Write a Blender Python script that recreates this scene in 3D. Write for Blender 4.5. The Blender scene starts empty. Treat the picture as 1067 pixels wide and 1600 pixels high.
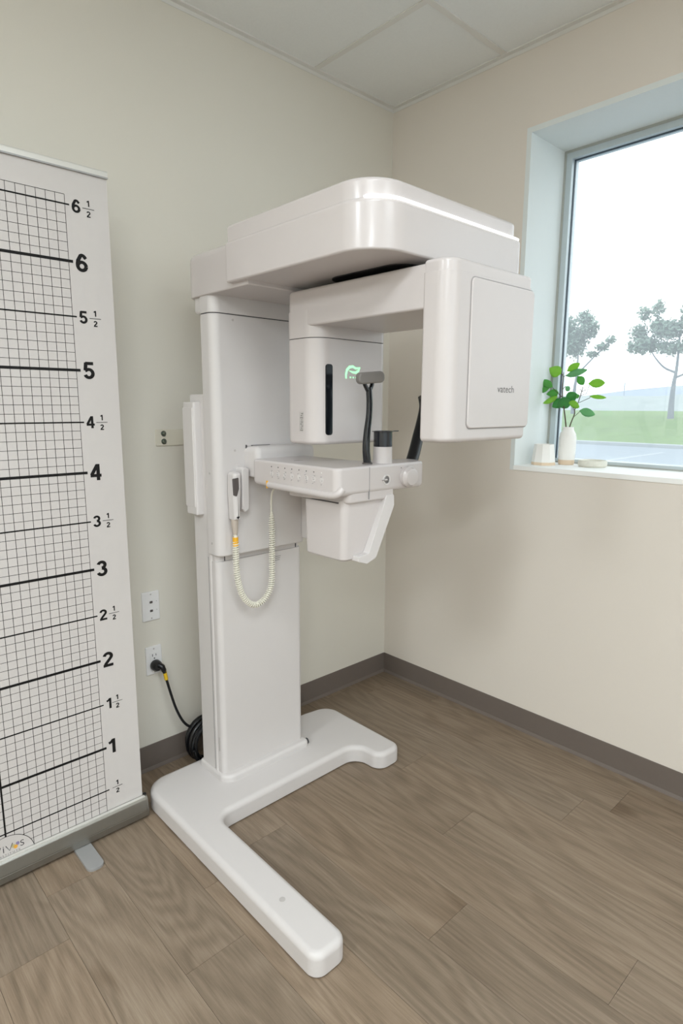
import bpy, bmesh, math, random
from mathutils import Vector, Matrix
PI = math.pi
rnd = random.Random(7)
S = bpy.context.scene
COL = S.collection

# ------------------------------------------------------------------ camera
F_PX = 944.36
YAW, PITCH, ROLL = 0.8211, -0.1740, 0.0042
CAM = Vector((-2.2892, -2.1147, 1.4238))
cd = bpy.data.cameras.new('camera')
cam = bpy.data.objects.new('camera', cd)
COL.objects.link(cam)
fw = Vector((math.cos(YAW)*math.cos(PITCH), math.sin(YAW)*math.cos(PITCH), math.sin(PITCH)))
rt = Vector((math.sin(YAW), -math.cos(YAW), 0))
up = rt.cross(fw)
r2 = rt*math.cos(ROLL) + up*math.sin(ROLL)
u2 = up*math.cos(ROLL) - rt*math.sin(ROLL)
m = Matrix((r2, u2, -fw)).transposed().to_4x4()
m.translation = CAM
cam.matrix_world = m
cd.sensor_fit = 'VERTICAL'
cd.sensor_height = 36.0
cd.sensor_width = 24.0
cd.lens = F_PX/1600*36.0
cd.clip_start = 0.05
cd.clip_end = 2000
S.camera = cam

# ------------------------------------------------------------------ sky, lamps, exposure
S.view_settings.view_transform = 'Standard'
S.view_settings.look = 'None'
S.view_settings.gamma = 1.0
S.view_settings.use_curve_mapping = False
S.view_settings.exposure = 0.0
w = bpy.data.worlds.new('overcast_sky')
S.world = w
w.use_nodes = True
wn = w.node_tree
wn.nodes['Background'].inputs['Color'].default_value = (0.92, 0.965, 1.0, 1)
wn.nodes['Background'].inputs['Strength'].default_value = 2.35

def area(name, loc, size, size_y, power, color, rot=(0, 0, 0)):
    ld = bpy.data.lights.new(name, 'AREA')
    ld.shape = 'RECTANGLE'
    ld.size = size
    ld.size_y = size_y
    ld.energy = power
    ld.color = color
    o = bpy.data.objects.new(name, ld)
    o.location = loc
    o.rotation_euler = rot
    COL.objects.link(o)
    return o
# recessed ceiling lamps of the room (the ceiling carries on behind the camera)
LAMP = (0.91, 0.985, 1.03)
for lx, ly, pw in ((-2.3, -2.2, 30), (-4.3, -1.3, 50), (-4.2, -3.6, 66), (-1.3, -3.9, 26)):
    area('ceiling_lamp', (lx, ly, 2.775), 1.1, 0.5, pw, LAMP)

# portals that only guide sampling of the sky through the window and the added fill opening
def portal(loc, sx, sy, rot):
    p = area('window_portal', loc, sx, sy, 1, (1, 1, 1), rot); p.data.cycles.is_portal = True
portal((0.335, -1.491, 1.826), 1.34, 1.56, (0, PI/2, 0))
portal((-2.45, -4.76, 1.525), 3.55, 2.0, (PI/2, 0, 0))

# ------------------------------------------------------------------ materials
def sr(r, g, b):
    f = lambda c: ((c/255)/12.92 if c/255 <= 0.04045 else ((c/255+0.055)/1.055)**2.4)
    return (f(r), f(g), f(b), 1)

def mat(name, col, rough=0.5, metal=0.0, spec=0.5, var=0.03, scale=30, bump=0.0, bscale=200, coat=0.0, trans=0.0, emit=None, estr=0.0):
    m = bpy.data.materials.new(name)
    m.use_nodes = True
    nt = m.node_tree
    b = nt.nodes['Principled BSDF']
    tc = nt.nodes.new('ShaderNodeTexCoord')
    nz = nt.nodes.new('ShaderNodeTexNoise')
    nz.inputs['Scale'].default_value = scale
    nz.inputs['Detail'].default_value = 4
    nt.links.new(tc.outputs['Object'], nz.inputs['Vector'])
    mx = nt.nodes.new('ShaderNodeMix')
    mx.data_type = 'RGBA'
    mx.inputs[6].default_value = tuple(c*(1-var) for c in col[:3]) + (1,)
    mx.inputs[7].default_value = tuple(min(1, c*(1+var)) for c in col[:3]) + (1,)
    nt.links.new(nz.outputs['Fac'], mx.inputs[0])
    nt.links.new(mx.outputs[2], b.inputs['Base Color'])
    b.inputs['Roughness'].default_value = rough
    b.inputs['Metallic'].default_value = metal
    b.inputs['Specular IOR Level'].default_value = spec
    b.inputs['Coat Weight'].default_value = coat
    b.inputs['Coat Roughness'].default_value = 0.08
    b.inputs['Transmission Weight'].default_value = trans
    if emit:
        b.inputs['Emission Color'].default_value = emit
        b.inputs['Emission Strength'].default_value = estr
    if bump:
        n2 = nt.nodes.new('ShaderNodeTexNoise')
        n2.inputs['Scale'].default_value = bscale
        n2.inputs['Detail'].default_value = 3
        nt.links.new(tc.outputs['Object'], n2.inputs['Vector'])
        bp = nt.nodes.new('ShaderNodeBump')
        bp.inputs['Strength'].default_value = bump
        bp.inputs['Distance'].default_value = 0.002
        nt.links.new(n2.outputs['Fac'], bp.inputs['Height'])
        nt.links.new(bp.outputs['Normal'], b.inputs['Normal'])
    return m

def floor_mat():
    m = bpy.data.materials.new('oak_vinyl')
    m.use_nodes = True
    nt = m.node_tree
    N, Lk = nt.nodes, nt.links
    b = N['Principled BSDF']
    tc = N.new('ShaderNodeTexCoord')
    oi = N.new('ShaderNodeObjectInfo')
    off = N.new('ShaderNodeVectorMath'); off.operation = 'SCALE'
    cmb = N.new('ShaderNodeCombineXYZ')
    for i, k in enumerate((37.0, 91.0, 53.0)):
        mu = N.new('ShaderNodeMath'); mu.operation = 'MULTIPLY'; mu.inputs[1].default_value = k
        Lk.new(oi.outputs['Random'], mu.inputs[0]); Lk.new(mu.outputs[0], cmb.inputs[i])
    add = N.new('ShaderNodeVectorMath'); add.operation = 'ADD'
    Lk.new(tc.outputs['Object'], add.inputs[0]); Lk.new(cmb.outputs[0], add.inputs[1])
    def mapped(sx, sy, sz):
        mp = N.new('ShaderNodeMapping'); mp.inputs['Scale'].default_value = (sx, sy, sz)
        Lk.new(add.outputs[0], mp.inputs['Vector']); return mp.outputs[0]
    def noise(vec, sc, det, dist=0.0, rough=0.55):
        n = N.new('ShaderNodeTexNoise'); n.inputs['Scale'].default_value = sc
        n.inputs['Detail'].default_value = det; n.inputs['Distortion'].default_value = dist
        n.inputs['Roughness'].default_value = rough
        Lk.new(vec, n.inputs['Vector']); return n.outputs['Fac']
    fine = noise(mapped(1, 0.035, 1), 150, 7, 0.35, 0.78)
    broad = noise(mapped(1, 0.16, 1), 14, 5, 0.8)
    lines = noise(mapped(1, 0.14, 1), 6.5, 1.5, 0.25, 0.4)
    mul = N.new('ShaderNodeMath'); mul.operation = 'MULTIPLY'; mul.inputs[1].default_value = 85
    Lk.new(lines, mul.inputs[0])
    sn = N.new('ShaderNodeMath'); sn.operation = 'SINE'; Lk.new(mul.outputs[0], sn.inputs[0])
    wvf = N.new('ShaderNodeMapRange'); wvf.inputs['From Min'].default_value = -1; Lk.new(sn.outputs[0], wvf.inputs['Value'])
    kn = noise(mapped(1, 0.42, 1), 5.5, 2, 0.6)
    ramp = N.new('ShaderNodeValToRGB')
    ramp.color_ramp.elements[0].position = 0.66; ramp.color_ramp.elements[0].color = (0, 0, 0, 1)
    ramp.color_ramp.elements[1].position = 0.78; ramp.color_ramp.elements[1].color = (1, 1, 1, 1)
    Lk.new(kn, ramp.inputs['Fac'])
    def math_(op, a, c, va=None, vb=None):
        n = N.new('ShaderNodeMath'); n.operation = op
        for i, (s, v) in enumerate(((a, va), (c, vb))):
            if s is not None: Lk.new(s, n.inputs[i])
            else: n.inputs[i].default_value = v
        return n.outputs[0]
    t = math_('MULTIPLY', fine, None, vb=0.58)
    t = math_('ADD', t, math_('ADD', math_('MULTIPLY', broad, None, vb=0.22), None, vb=0.04))
    t = math_('ADD', t, math_('MULTIPLY', wvf.outputs[0], None, vb=0.09))
    cr = N.new('ShaderNodeValToRGB')
    e = cr.color_ramp.elements
    e[0].position = 0.30; e[0].color = sr(104, 90, 74)
    e[1].position = 0.70; e[1].color = sr(156, 140, 121)
    e2 = cr.color_ramp.elements.new(0.50); e2.color = sr(134, 117, 99)
    Lk.new(t, cr.inputs['Fac'])
    mk = N.new('ShaderNodeMix'); mk.data_type = 'RGBA'; mk.blend_type = 'MULTIPLY'
    mk.inputs[7].default_value = (0.62, 0.56, 0.50, 1)
    Lk.new(math_('MULTIPLY', ramp.outputs['Color'], None, vb=0.75), mk.inputs[0]); Lk.new(cr.outputs['Color'], mk.inputs[6])
    mo = N.new('ShaderNodeMix'); mo.data_type = 'RGBA'; mo.blend_type = 'MULTIPLY'; mo.inputs[0].default_value = 1
    Lk.new(mk.outputs[2], mo.inputs[6]); Lk.new(oi.outputs['Color'], mo.inputs[7])
    Lk.new(mo.outputs[2], b.inputs['Base Color'])
    b.inputs['Roughness'].default_value = 0.42
    b.inputs['Specular IOR Level'].default_value = 0.4
    bp = N.new('ShaderNodeBump'); bp.inputs['Strength'].default_value = 0.18; bp.inputs['Distance'].default_value = 0.001
    Lk.new(fine, bp.inputs['Height']); Lk.new(bp.outputs['Normal'], b.inputs['Normal'])
    return m

def glass_mat():
    m = bpy.data.materials.new('window_glass')
    m.use_nodes = True
    nt = m.node_tree; N, Lk = nt.nodes, nt.links
    N.remove(N['Principled BSDF'])
    out = N['Material Output']
    tr = N.new('ShaderNodeBsdfTransparent'); tr.inputs['Color'].default_value = (0.96, 0.985, 0.985, 1)
    tl = N.new('ShaderNodeBsdfTranslucent'); tl.inputs['Color'].default_value = (0.93, 0.97, 1.0, 1)  # milky share of the pane veils the view in place of haze
    gl = N.new('ShaderNodeBsdfGlossy'); gl.inputs['Roughness'].default_value = 0.0
    fr = N.new('ShaderNodeFresnel')
    ge = N.new('ShaderNodeNewGeometry'); ir = N.new('ShaderNodeMapRange')     # same reflectance on both faces of the pane
    ir.inputs['To Min'].default_value = 1.5; ir.inputs['To Max'].default_value = 1/1.5
    Lk.new(ge.outputs['Backfacing'], ir.inputs['Value']); Lk.new(ir.outputs[0], fr.inputs['IOR'])
    tc = N.new('ShaderNodeTexCoord'); nz = N.new('ShaderNodeTexNoise'); nz.inputs['Scale'].default_value = 3
    Lk.new(tc.outputs['Object'], nz.inputs['Vector'])
    mr = N.new('ShaderNodeMapRange'); mr.inputs['To Min'].default_value = 0.12; mr.inputs['To Max'].default_value = 0.15
    Lk.new(nz.outputs['Fac'], mr.inputs['Value'])
    m1 = N.new('ShaderNodeMixShader'); Lk.new(mr.outputs[0], m1.inputs[0]); Lk.new(tr.outputs[0], m1.inputs[1]); Lk.new(tl.outputs[0], m1.inputs[2])
    m2 = N.new('ShaderNodeMixShader'); Lk.new(fr.outputs[0], m2.inputs[0]); Lk.new(m1.outputs[0], m2.inputs[1]); Lk.new(gl.outputs[0], m2.inputs[2])
    Lk.new(m2.outputs[0], out.inputs['Surface'])
    return m

M = dict(
    wall=mat('cream_wall_paint', sr(224, 219, 208), 0.75, spec=0.25, var=0.012, scale=3, bump=0.08, bscale=350),
    wall2=mat('warm_wall_paint', sr(226, 218, 208), 0.75, spec=0.25, var=0.012, scale=3, bump=0.08, bscale=350),
    reveal=mat('white_reveal_paint', sr(226, 231, 230), 0.7, spec=0.25, var=0.01, bump=0.05),
    tile=mat('ceiling_tile_white', sr(236, 237, 235), 0.9, spec=0.1, var=0.03, scale=120, bump=0.25, bscale=500),
    tee=mat('ceiling_grid_white', sr(226, 224, 219), 0.5, var=0.01),
    base=mat('taupe_vinyl_base', sr(112, 102, 95), 0.5, spec=0.3, var=0.03),
    floor=floor_mat(),
    sub=mat('subfloor_grey', sr(70, 60, 52), 0.9),
    glass=glass_mat(),
    alu=mat('window_aluminium', sr(196, 205, 208), 0.4, metal=0.35, var=0.02),
    caulk=mat('grey_sealant', sr(170, 172, 166), 0.6, var=0.03),
    gasket=mat('dark_gasket', sr(42, 58, 70), 0.5),
    white=mat('white_enamel', sr(204, 197, 195), 0.27, spec=0.5, var=0.008, coat=0.1),
    white_soft=mat('white_plastic', sr(209, 204, 202), 0.38, spec=0.45, var=0.008),
    seam=mat('dark_seam', sr(70, 68, 70), 0.6),
    seam_grey=mat('grey_seam', sr(150, 147, 146), 0.6),
    black=mat('black_plastic', sr(16, 17, 20), 0.3, spec=0.5),
    black_gloss=mat('black_glossy_plastic', sr(14, 18, 24), 0.12, spec=0.6),
    black_matte=mat('black_recess', sr(10, 10, 12), 0.6),
    rubber=mat('grey_silicone', sr(132, 128, 124), 0.45, spec=0.4, var=0.06, scale=20),
    smoke=mat('smoky_clear_plastic', sr(38, 39, 44), 0.1, spec=0.5),
    print_grey=mat('grey_print', sr(150, 147, 148), 0.6),
    sticker=mat('grey_sticker', sr(186, 181, 178), 0.5),
    green_lamp=mat('green_indicator', sr(170, 235, 190), 0.4, emit=(0.45, 1.0, 0.58, 1), estr=0.75),
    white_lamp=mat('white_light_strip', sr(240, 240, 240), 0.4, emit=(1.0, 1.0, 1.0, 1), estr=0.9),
    orange=mat('orange_tag', sr(240, 178, 40), 0.45, var=0.05),
    yellow=mat('yellow_tag', sr(232, 190, 40), 0.45, var=0.05),
    cord=mat('cream_cord', sr(232, 228, 214), 0.45, var=0.02),
    taupe=mat('taupe_plastic', sr(190, 178, 166), 0.5),
    dkgrey=mat('dark_grey_plastic', sr(88, 82, 80), 0.35, var=0.05),
    banner=mat('banner_vinyl', sr(204, 199, 196), 0.5, spec=0.3, var=0.012, scale=45),
    ink=mat('black_ink', sr(14, 12, 12), 0.6, spec=0.3),
    ink_thin=mat('thin_line_ink', sr(62, 58, 57), 0.6, spec=0.3),
    ink_soft=mat('soft_ink', sr(70, 68, 72), 0.6, spec=0.3),
    petal_o=mat('orange_ink', sr(232, 168, 62), 0.6), petal_p=mat('purple_ink', sr(140, 130, 165), 0.6), petal_g=mat('olive_ink', sr(190, 182, 140), 0.6),
    metal=mat('brushed_aluminium', sr(150, 148, 142), 0.32, metal=0.9, var=0.04, scale=60),
    metal_lt=mat('light_aluminium', sr(222, 221, 216), 0.35, metal=0.35, var=0.02),
    foot=mat('satin_grey_steel', sr(168, 168, 168), 0.45, metal=0.4, var=0.03),
    plate=mat('white_outlet_plate', sr(236, 234, 233), 0.35, var=0.01),
    steel=mat('bolt_steel', sr(120, 128, 120), 0.25, metal=0.85, var=0.08),
    ceramic=mat('matte_white_ceramic', sr(240, 237, 232), 0.7, spec=0.25, var=0.015, bump=0.1, bscale=400),
    clay=mat('bare_clay', sr(226, 204, 178), 0.8, spec=0.2, var=0.05),
    stone=mat('speckled_stone', sr(222, 219, 206), 0.6, var=0.12, scale=60),
    twig=mat('brown_twig', sr(84, 74, 58), 0.7, var=0.15, scale=90),
    grass=mat('lawn_grass', sr(106, 132, 72), 0.9, spec=0.1, var=0.22, scale=1.3),
    asphalt=mat('hazed_asphalt', sr(142, 150, 158), 0.9, spec=0.15, var=0.08, scale=1.5),  # haze over the lot put into the colour, paler than the asphalt
    concrete=mat('pale_concrete', sr(214, 214, 210), 0.9, spec=0.1, var=0.05, scale=3),
    field=mat('hazed_field', sr(152, 160, 158), 0.95, spec=0.05, var=0.18, scale=0.4),  # mist over the field mixed into its colour
    hill=mat('far_hill', sr(150, 160, 172), 1.0, spec=0.0, var=0.05, scale=0.03),  # distance haze painted in as blue-grey
    bark=mat('tree_bark', sr(96, 104, 114), 0.9, var=0.15, scale=8),
    canopy_leaf=mat('tree_leaves', sr(122, 142, 128), 0.8, spec=0.1, var=0.2, scale=2),  # leaf green paled in the colour to imitate haze
    brick=mat('tan_outer_wall', sr(190, 180, 165), 0.9),
)

def leaf_mat(name, a, bcol):
    m = mat(name, a, 0.4, spec=0.4, var=0.12, scale=60)
    nt = m.node_tree
    b = nt.nodes['Principled BSDF']
    tl = nt.nodes.new('ShaderNodeBsdfTranslucent'); tl.inputs['Color'].default_value = bcol
    mx = nt.nodes.new('ShaderNodeMixShader'); mx.inputs[0].default_value = 0.42
    nt.links.new(b.outputs[0], mx.inputs[1]); nt.links.new(tl.outputs[0], mx.inputs[2])
    nt.links.new(mx.outputs[0], nt.nodes['Material Output'].inputs['Surface'])
    return m
M['leaf_green'] = leaf_mat('leaf_green', sr(100, 172, 88), sr(130, 205, 85))
M['leaf_lime'] = leaf_mat('leaf_lime', sr(150, 203, 84), sr(180, 230, 84))
M['leaf_deep'] = leaf_mat('leaf_deep', sr(82, 156, 88), sr(100, 180, 84))
M['leaf_teal'] = leaf_mat('leaf_teal', sr(128, 186, 140), sr(150, 210, 140))

# ------------------------------------------------------------------ mesh helpers
WL = {}
def new_bm(): return bmesh.new()

def fillet(pts, radii, seg=6):
    n = len(pts)
    if not isinstance(radii, (list, tuple)): radii = [radii]*n
    out = []
    for i in range(n):
        p = Vector(pts[i]); a = Vector(pts[i-1]); b = Vector(pts[(i+1) % n]); r = radii[i]
        if r <= 0:
            out.append((p.x, p.y)); continue
        d1 = (a-p).normalized(); d2 = (b-p).normalized()
        ang = d1.angle(d2)
        t = min(r/math.tan(ang/2), (a-p).length*0.49, (b-p).length*0.49)
        r = t*math.tan(ang/2)
        bis = (d1+d2).normalized()
        c = p + bis*(r/math.sin(ang/2))
        s = p+d1*t-c; e = p+d2*t-c
        a0 = math.atan2(s.y, s.x); a1 = math.atan2(e.y, e.x)
        da = (a1-a0+PI) % (2*PI)-PI
        for k in range(seg+1):
            q = a0+da*k/seg
            out.append((c.x+r*math.cos(q), c.y+r*math.sin(q)))
    return out

def rrect(x0, x1, y0, y1, r, seg=6):
    return fillet([(x0, y0), (x1, y0), (x1, y1), (x0, y1)], r, seg)

def _ccw(p):
    s = sum(p[i-1][0]*p[i][1]-p[i][0]*p[i-1][1] for i in range(len(p)))
    return p if s > 0 else p[::-1]

def _inset(p, d):
    if d == 0: return p
    n = len(p); out = []
    for i in range(n):
        a = Vector(p[i-1]); b = Vector(p[i]); c = Vector(p[(i+1) % n])
        e1 = (b-a); e2 = (c-b)
        if e1.length < 1e-9: e1 = e2
        if e2.length < 1e-9: e2 = e1
        e1 = e1.normalized(); e2 = e2.normalized()
        n1 = Vector((-e1.y, e1.x)); n2 = Vector((-e2.y, e2.x))
        k = 1+n1.dot(n2)
        v = (n1+n2)/max(k, 0.25)
        q = b+v*d
        out.append((q.x, q.y))
    return out

def place(u, v, w, ax):
    return (u, v, w) if ax == 'z' else ((u, w, v) if ax == 'y' else (w, u, v))

def prism(bm, poly, w0, w1, ax='z', b0=0.0, b1=0.0, seg=3):
    """extrude a 2D outline along an axis with rounded rims; ax z:(x,y) y:(x,z) x:(y,z)"""
    poly = _ccw(list(poly))
    layers = []
    if b0 > 0:
        for k in range(seg+1):
            t = PI/2*k/seg
            layers.append((b0*(1-math.sin(t)), w0+b0*(1-math.cos(t))))
    else: layers.append((0, w0))
    if b1 > 0:
        for k in range(seg+1):
            t = PI/2*k/seg
            layers.append((b1*(1-math.cos(t)), w1-b1*(1-math.sin(t))))
    else: layers.append((0, w1))
    rings = []
    for d, wv in layers:
        rings.append([bm.verts.new(place(x, y, wv, ax)) for x, y in _inset(poly, d)])
    n = len(poly); fs = []
    for a, b in zip(rings, rings[1:]):
        for i in range(n):
            fs.append(bm.faces.new((a[i], a[(i+1) % n], b[(i+1) % n], b[i])))
    fs.append(bm.faces.new(rings[0][::-1])); fs.append(bm.faces.new(rings[-1]))
    bmesh.ops.recalc_face_normals(bm, faces=fs)
    return bm

def box(bm, x0, x1, y0, y1, z0, z1, b=0.0, r=0.0):
    p = rrect(x0, x1, y0, y1, r) if r > 0 else [(x0, y0), (x1, y0), (x1, y1), (x0, y1)]
    return prism(bm, p, z0, z1, 'z', b, b, 2)

def tube(bm, pts, rad, seg=10, cap=True):
    pts = [Vector(p) for p in pts]
    n = len(pts)
    rads = rad if isinstance(rad, (list, tuple)) else [rad]*n
    t0 = (pts[1]-pts[0]).normalized()
    ref = Vector((0, 0, 1)) if abs(t0.z) < 0.9 else Vector((1, 0, 0))
    nv = (ref-t0*ref.dot(t0)).normalized()
    rings = []
    for i in range(n):
        t = (pts[min(i+1, n-1)]-pts[max(i-1, 0)]).normalized()
        nv = (nv-t*nv.dot(t)).normalized()
        bn = t.cross(nv)
        rings.append([bm.verts.new(pts[i]+(nv*math.cos(2*PI*k/seg)+bn*math.sin(2*PI*k/seg))*rads[i]) for k in range(seg)])
    fs = []
    for a, b in zip(rings, rings[1:]):
        for k in range(seg):
            fs.append(bm.faces.new((a[k], a[(k+1) % seg], b[(k+1) % seg], b[k])))
    if cap:
        fs.append(bm.faces.new(rings[0][::-1])); fs.append(bm.faces.new(rings[-1]))
    bmesh.ops.recalc_face_normals(bm, faces=fs)
    return bm

def lathe(bm, prof, c, ax='z', seg=32):
    """prof: list of (radius, height)"""
    rings = []
    for r, h in prof:
        ring = []
        for k in range(seg):
            a = 2*PI*k/seg
            u, v = r*math.cos(a), r*math.sin(a)
            d = Vector((u, v, h)) if ax == 'z' else (Vector((u, h, v)) if ax == 'y' else Vector((h, u, v)))
            ring.append(bm.verts.new(Vector(c)+d))
        rings.append(ring)
    fs = []
    for a, b in zip(rings, rings[1:]):
        for k in range(seg):
            fs.append(bm.faces.new((a[k], a[(k+1) % seg], b[(k+1) % seg], b[k])))
    fs.append(bm.faces.new(rings[0][::-1])); fs.append(bm.faces.new(rings[-1]))
    bmesh.ops.recalc_face_normals(bm, faces=fs)
    return bm

def spline(pts, n=8):
    P = [Vector(p) for p in pts]
    P = [P[0]*2-P[1]] + P + [P[-1]*2-P[-2]]
    out = []
    for i in range(1, len(P)-2):
        for k in range(n):
            t = k/n
            a, b, c, d = P[i-1], P[i], P[i+1], P[i+2]
            out.append(0.5*((2*b)+(c-a)*t+(2*a-5*b+4*c-d)*t*t+(3*b-a-3*c+d)*t**3))
    out.append(P[-2])
    return out

def obj(name, bm, material, parent=None, origin=None, flat=False, angle=32, wn_=True):
    me = bpy.data.meshes.new(name)
    if origin is None:
        origin = WL[parent.name] if parent else Vector((0, 0, 0))
    origin = Vector(origin)
    bmesh.ops.translate(bm, verts=bm.verts, vec=-origin)
    bm.to_mesh(me); bm.free()
    if not flat:
        for p in me.polygons: p.use_smooth = True
        me.set_sharp_from_angle(angle=math.radians(angle))
    me.materials.append(material)
    o = bpy.data.objects.new(name, me)
    COL.objects.link(o)
    if not flat and wn_:
        md = o.modifiers.new('weighted', 'WEIGHTED_NORMAL'); md.keep_sharp = True
    if parent:
        o.parent = parent
        o.location = origin-WL[parent.name]
    else: o.location = origin
    WL[o.name] = origin
    return o

def thing(name, label, cat, loc=(0, 0, 0), group=None):
    o = bpy.data.objects.new(name, None)
    o.empty_display_size = 0.05
    COL.objects.link(o); o.location = loc
    o['label'] = label; o['category'] = cat
    if group: o['group'] = group
    WL[o.name] = Vector(loc)
    return o

def tag(o, label, cat, group=None, kind=None):
    o['label'] = label; o['category'] = cat
    if group: o['group'] = group
    if kind: o['kind'] = kind
    return o

def struct(name, bm, m, label, origin=(0, 0, 0), flat=True):
    o = obj(name, bm, m, None, origin, flat=flat)
    o['kind'] = 'structure'; o['label'] = label
    return o

def text_bm(txt, height, ax_u, ax_v, origin, bold=0.0, align='LEFT', depth=0.0):
    """flat lettering: cap height in metres, laid out along ax_u / ax_v from origin (baseline)"""
    cu = bpy.data.curves.new('lettering', 'FONT')
    cu.body = txt; cu.align_x = align; cu.size = height/0.70
    cu.offset = bold; cu.resolution_u = 4
    o = bpy.data.objects.new('lettering', cu)
    COL.objects.link(o)
    dg = bpy.context.evaluated_depsgraph_get()
    me = bpy.data.meshes.new_from_object(o.evaluated_get(dg))
    bm = bmesh.new(); bm.from_mesh(me)
    bpy.data.objects.remove(o); bpy.data.curves.remove(cu); bpy.data.meshes.remove(me)
    U = Vector(ax_u); V = Vector(ax_v); O = Vector(origin)
    for v in bm.verts: v.co = O+U*v.co.x+V*v.co.y
    return bm

def join(bm, other):
    me = bpy.data.meshes.new('tmp'); other.to_mesh(me); other.free(); bm.from_mesh(me); bpy.data.meshes.remove(me)
    return bm

def quad(bm, a, b, c, d):
    bm.faces.new([bm.verts.new(p) for p in (a, b, c, d)])

# ------------------------------------------------------------------ room shell
HC = 2.787
XL, YF = -5.4, -4.6           # far ends of the room behind the camera
WT = 0.34                     # outer wall thickness
WY0, WY1, WZ0, WZ1 = -2.25, -0.733, 1.178, 2.474   # window opening

bm = new_bm(); box(bm, XL, WT, 0.0, 0.15, -0.05, HC+0.1)
struct('wall_left', bm, M['wall'], 'cream painted wall behind the imaging machine')
bm = new_bm()
box(bm, 0, WT, YF, 0, -0.05, WZ0-0.02); box(bm, 0, WT, YF, 0, WZ1+0.02, HC+0.1)
box(bm, 0, WT, WY1+0.02, 0, WZ0-0.02, WZ1+0.02); box(bm, 0, WT, YF, WY0-0.02, WZ0-0.02, WZ1+0.02)
wr = struct('wall_right', bm, M['wall2'], 'cream painted wall with the deep window opening')
bm = new_bm()
box(bm, 0.0, WT, WY1, WY1+0.02, WZ0-0.02, WZ1+0.02); box(bm, 0.0, WT, WY0-0.02, WY0, WZ0-0.02, WZ1+0.02)
box(bm, 0.0, WT, WY0, WY1, WZ1, WZ1+0.02)
obj('window_reveal', bm, M['reveal'], wr, flat=True)
bm = new_bm(); box(bm, -0.004, WT, WY0, WY1, WZ0-0.02, WZ0, 0.002)
obj('window_sill', bm, mat('white_sill', sr(247, 247, 244), 0.55, var=0.006), wr)
bm = new_bm(); box(bm, XL-0.15, XL, YF, 0.15, -0.05, HC+0.1)
struct('wall_back', bm, M['wall'], 'cream wall on the side behind the camera')
VX0, VX1, VZ0, VZ1 = -4.2, -0.7, 0.55, 2.5     # made-up window behind the camera, added for soft front fill light
bm = new_bm()
box(bm, XL-0.15, WT, YF-0.15, YF, -0.05, VZ0); box(bm, XL-0.15, WT, YF-0.15, YF, VZ1, HC+0.1)
box(bm, XL-0.15, VX0, YF-0.15, YF, VZ0, VZ1); box(bm, VX1, WT, YF-0.15, YF, VZ0, VZ1)
struct('wall_front', bm, M['wall'], 'cream wall with an added fill window opposite the imaging machine')
bm = new_bm()
for x in (VX0, (VX0+VX1)/2-0.025, VX1-0.05): box(bm, x, x+0.05, YF-0.10, YF-0.04, VZ0, VZ1)
box(bm, VX0, VX1, YF-0.10, YF-0.04, VZ0, VZ0+0.05); box(bm, VX0, VX1, YF-0.10, YF-0.04, VZ1-0.05, VZ1)
wi2 = struct('added_fill_window', bm, M['alu'], 'unseen wide aluminium window added for fill light opposite the imaging machine')
bm = new_bm(); box(bm, VX0+0.04, VX1-0.04, YF-0.074, YF-0.068, VZ0+0.04, VZ1-0.04); obj('pane', bm, M['glass'], wi2, flat=True)
bm = new_bm(); box(bm, -45, 0.30, -60, YF-0.2, -0.35, -0.15); o = obj('paving', bm, M['concrete'], flat=True); o['kind'] = 'structure'; o['label'] = 'pale paving outside the added window behind the camera'

# floor: planks 7 x 48 inches running front to back
bm = new_bm(); box(bm, XL, 0, YF, 0, -0.05, -0.0065)
fl = struct('floor', bm, M['sub'], 'greige oak vinyl plank floor')
PW, PL = 0.1778, 1.2192
known = {1: -0.481+PL*0.365, 0: -1.35, 2: -0.676, 3: -1.018, 4: -1.655, 5: -1.245, 8: -0.893, 9: -0.394, 6: -0.62, 7: -1.9}
plank_mesh = {}
def plank_bm(wd, ln):
    b = new_bm()
    g = 0.0004
    box(b, -wd/2+g, wd/2-g, -ln/2+g, ln/2-g, -0.0065, 0.0)
    return b
k = -1; x1 = 0.0; idx = 0
edges = [0.0]
xx = -0.084
while xx > XL+0.02:
    edges.append(xx); xx -= PW
edges.append(XL)
tones = [1.0, 0.95, 1.04, 0.92, 1.07, 0.97, 1.02]
ptone = {}
for s in range(len(edges)-1):
    xa, xb = edges[s+1], edges[s]
    st = known.get(s-1, -rnd.random()*PL)
    ys = [st]
    while ys[-1] > YF: ys.append(ys[-1]-PL)
    yy = st
    while yy < 0: yy += PL; ys.insert(0, yy)
    for a, b_ in zip(ys, ys[1:]):
        hi, lo = min(a, 0.0), max(b_, YF)
        if hi-lo < 0.02: continue
        wd, ln = xb-xa, hi-lo
        key = (round(wd, 4), round(ln, 4))
        if key not in plank_mesh:
            bmm = plank_bm(wd, ln)
            me = bpy.data.meshes.new('plank'); bmm.to_mesh(me); bmm.free(); me.materials.append(M['floor'])
            plank_mesh[key] = me
        o = bpy.data.objects.new('plank', plank_mesh[key]); COL.objects.link(o)
        o.parent = fl; o.location = ((xa+xb)/2, (hi+lo)/2, 0)
        t = rnd.choice(tones)+rnd.uniform(-0.03, 0.03)
        wv = rnd.uniform(-0.02, 0.02)
        o.color = (t*(1+wv), t, t*(1-wv), 1)
        idx += 1

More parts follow.
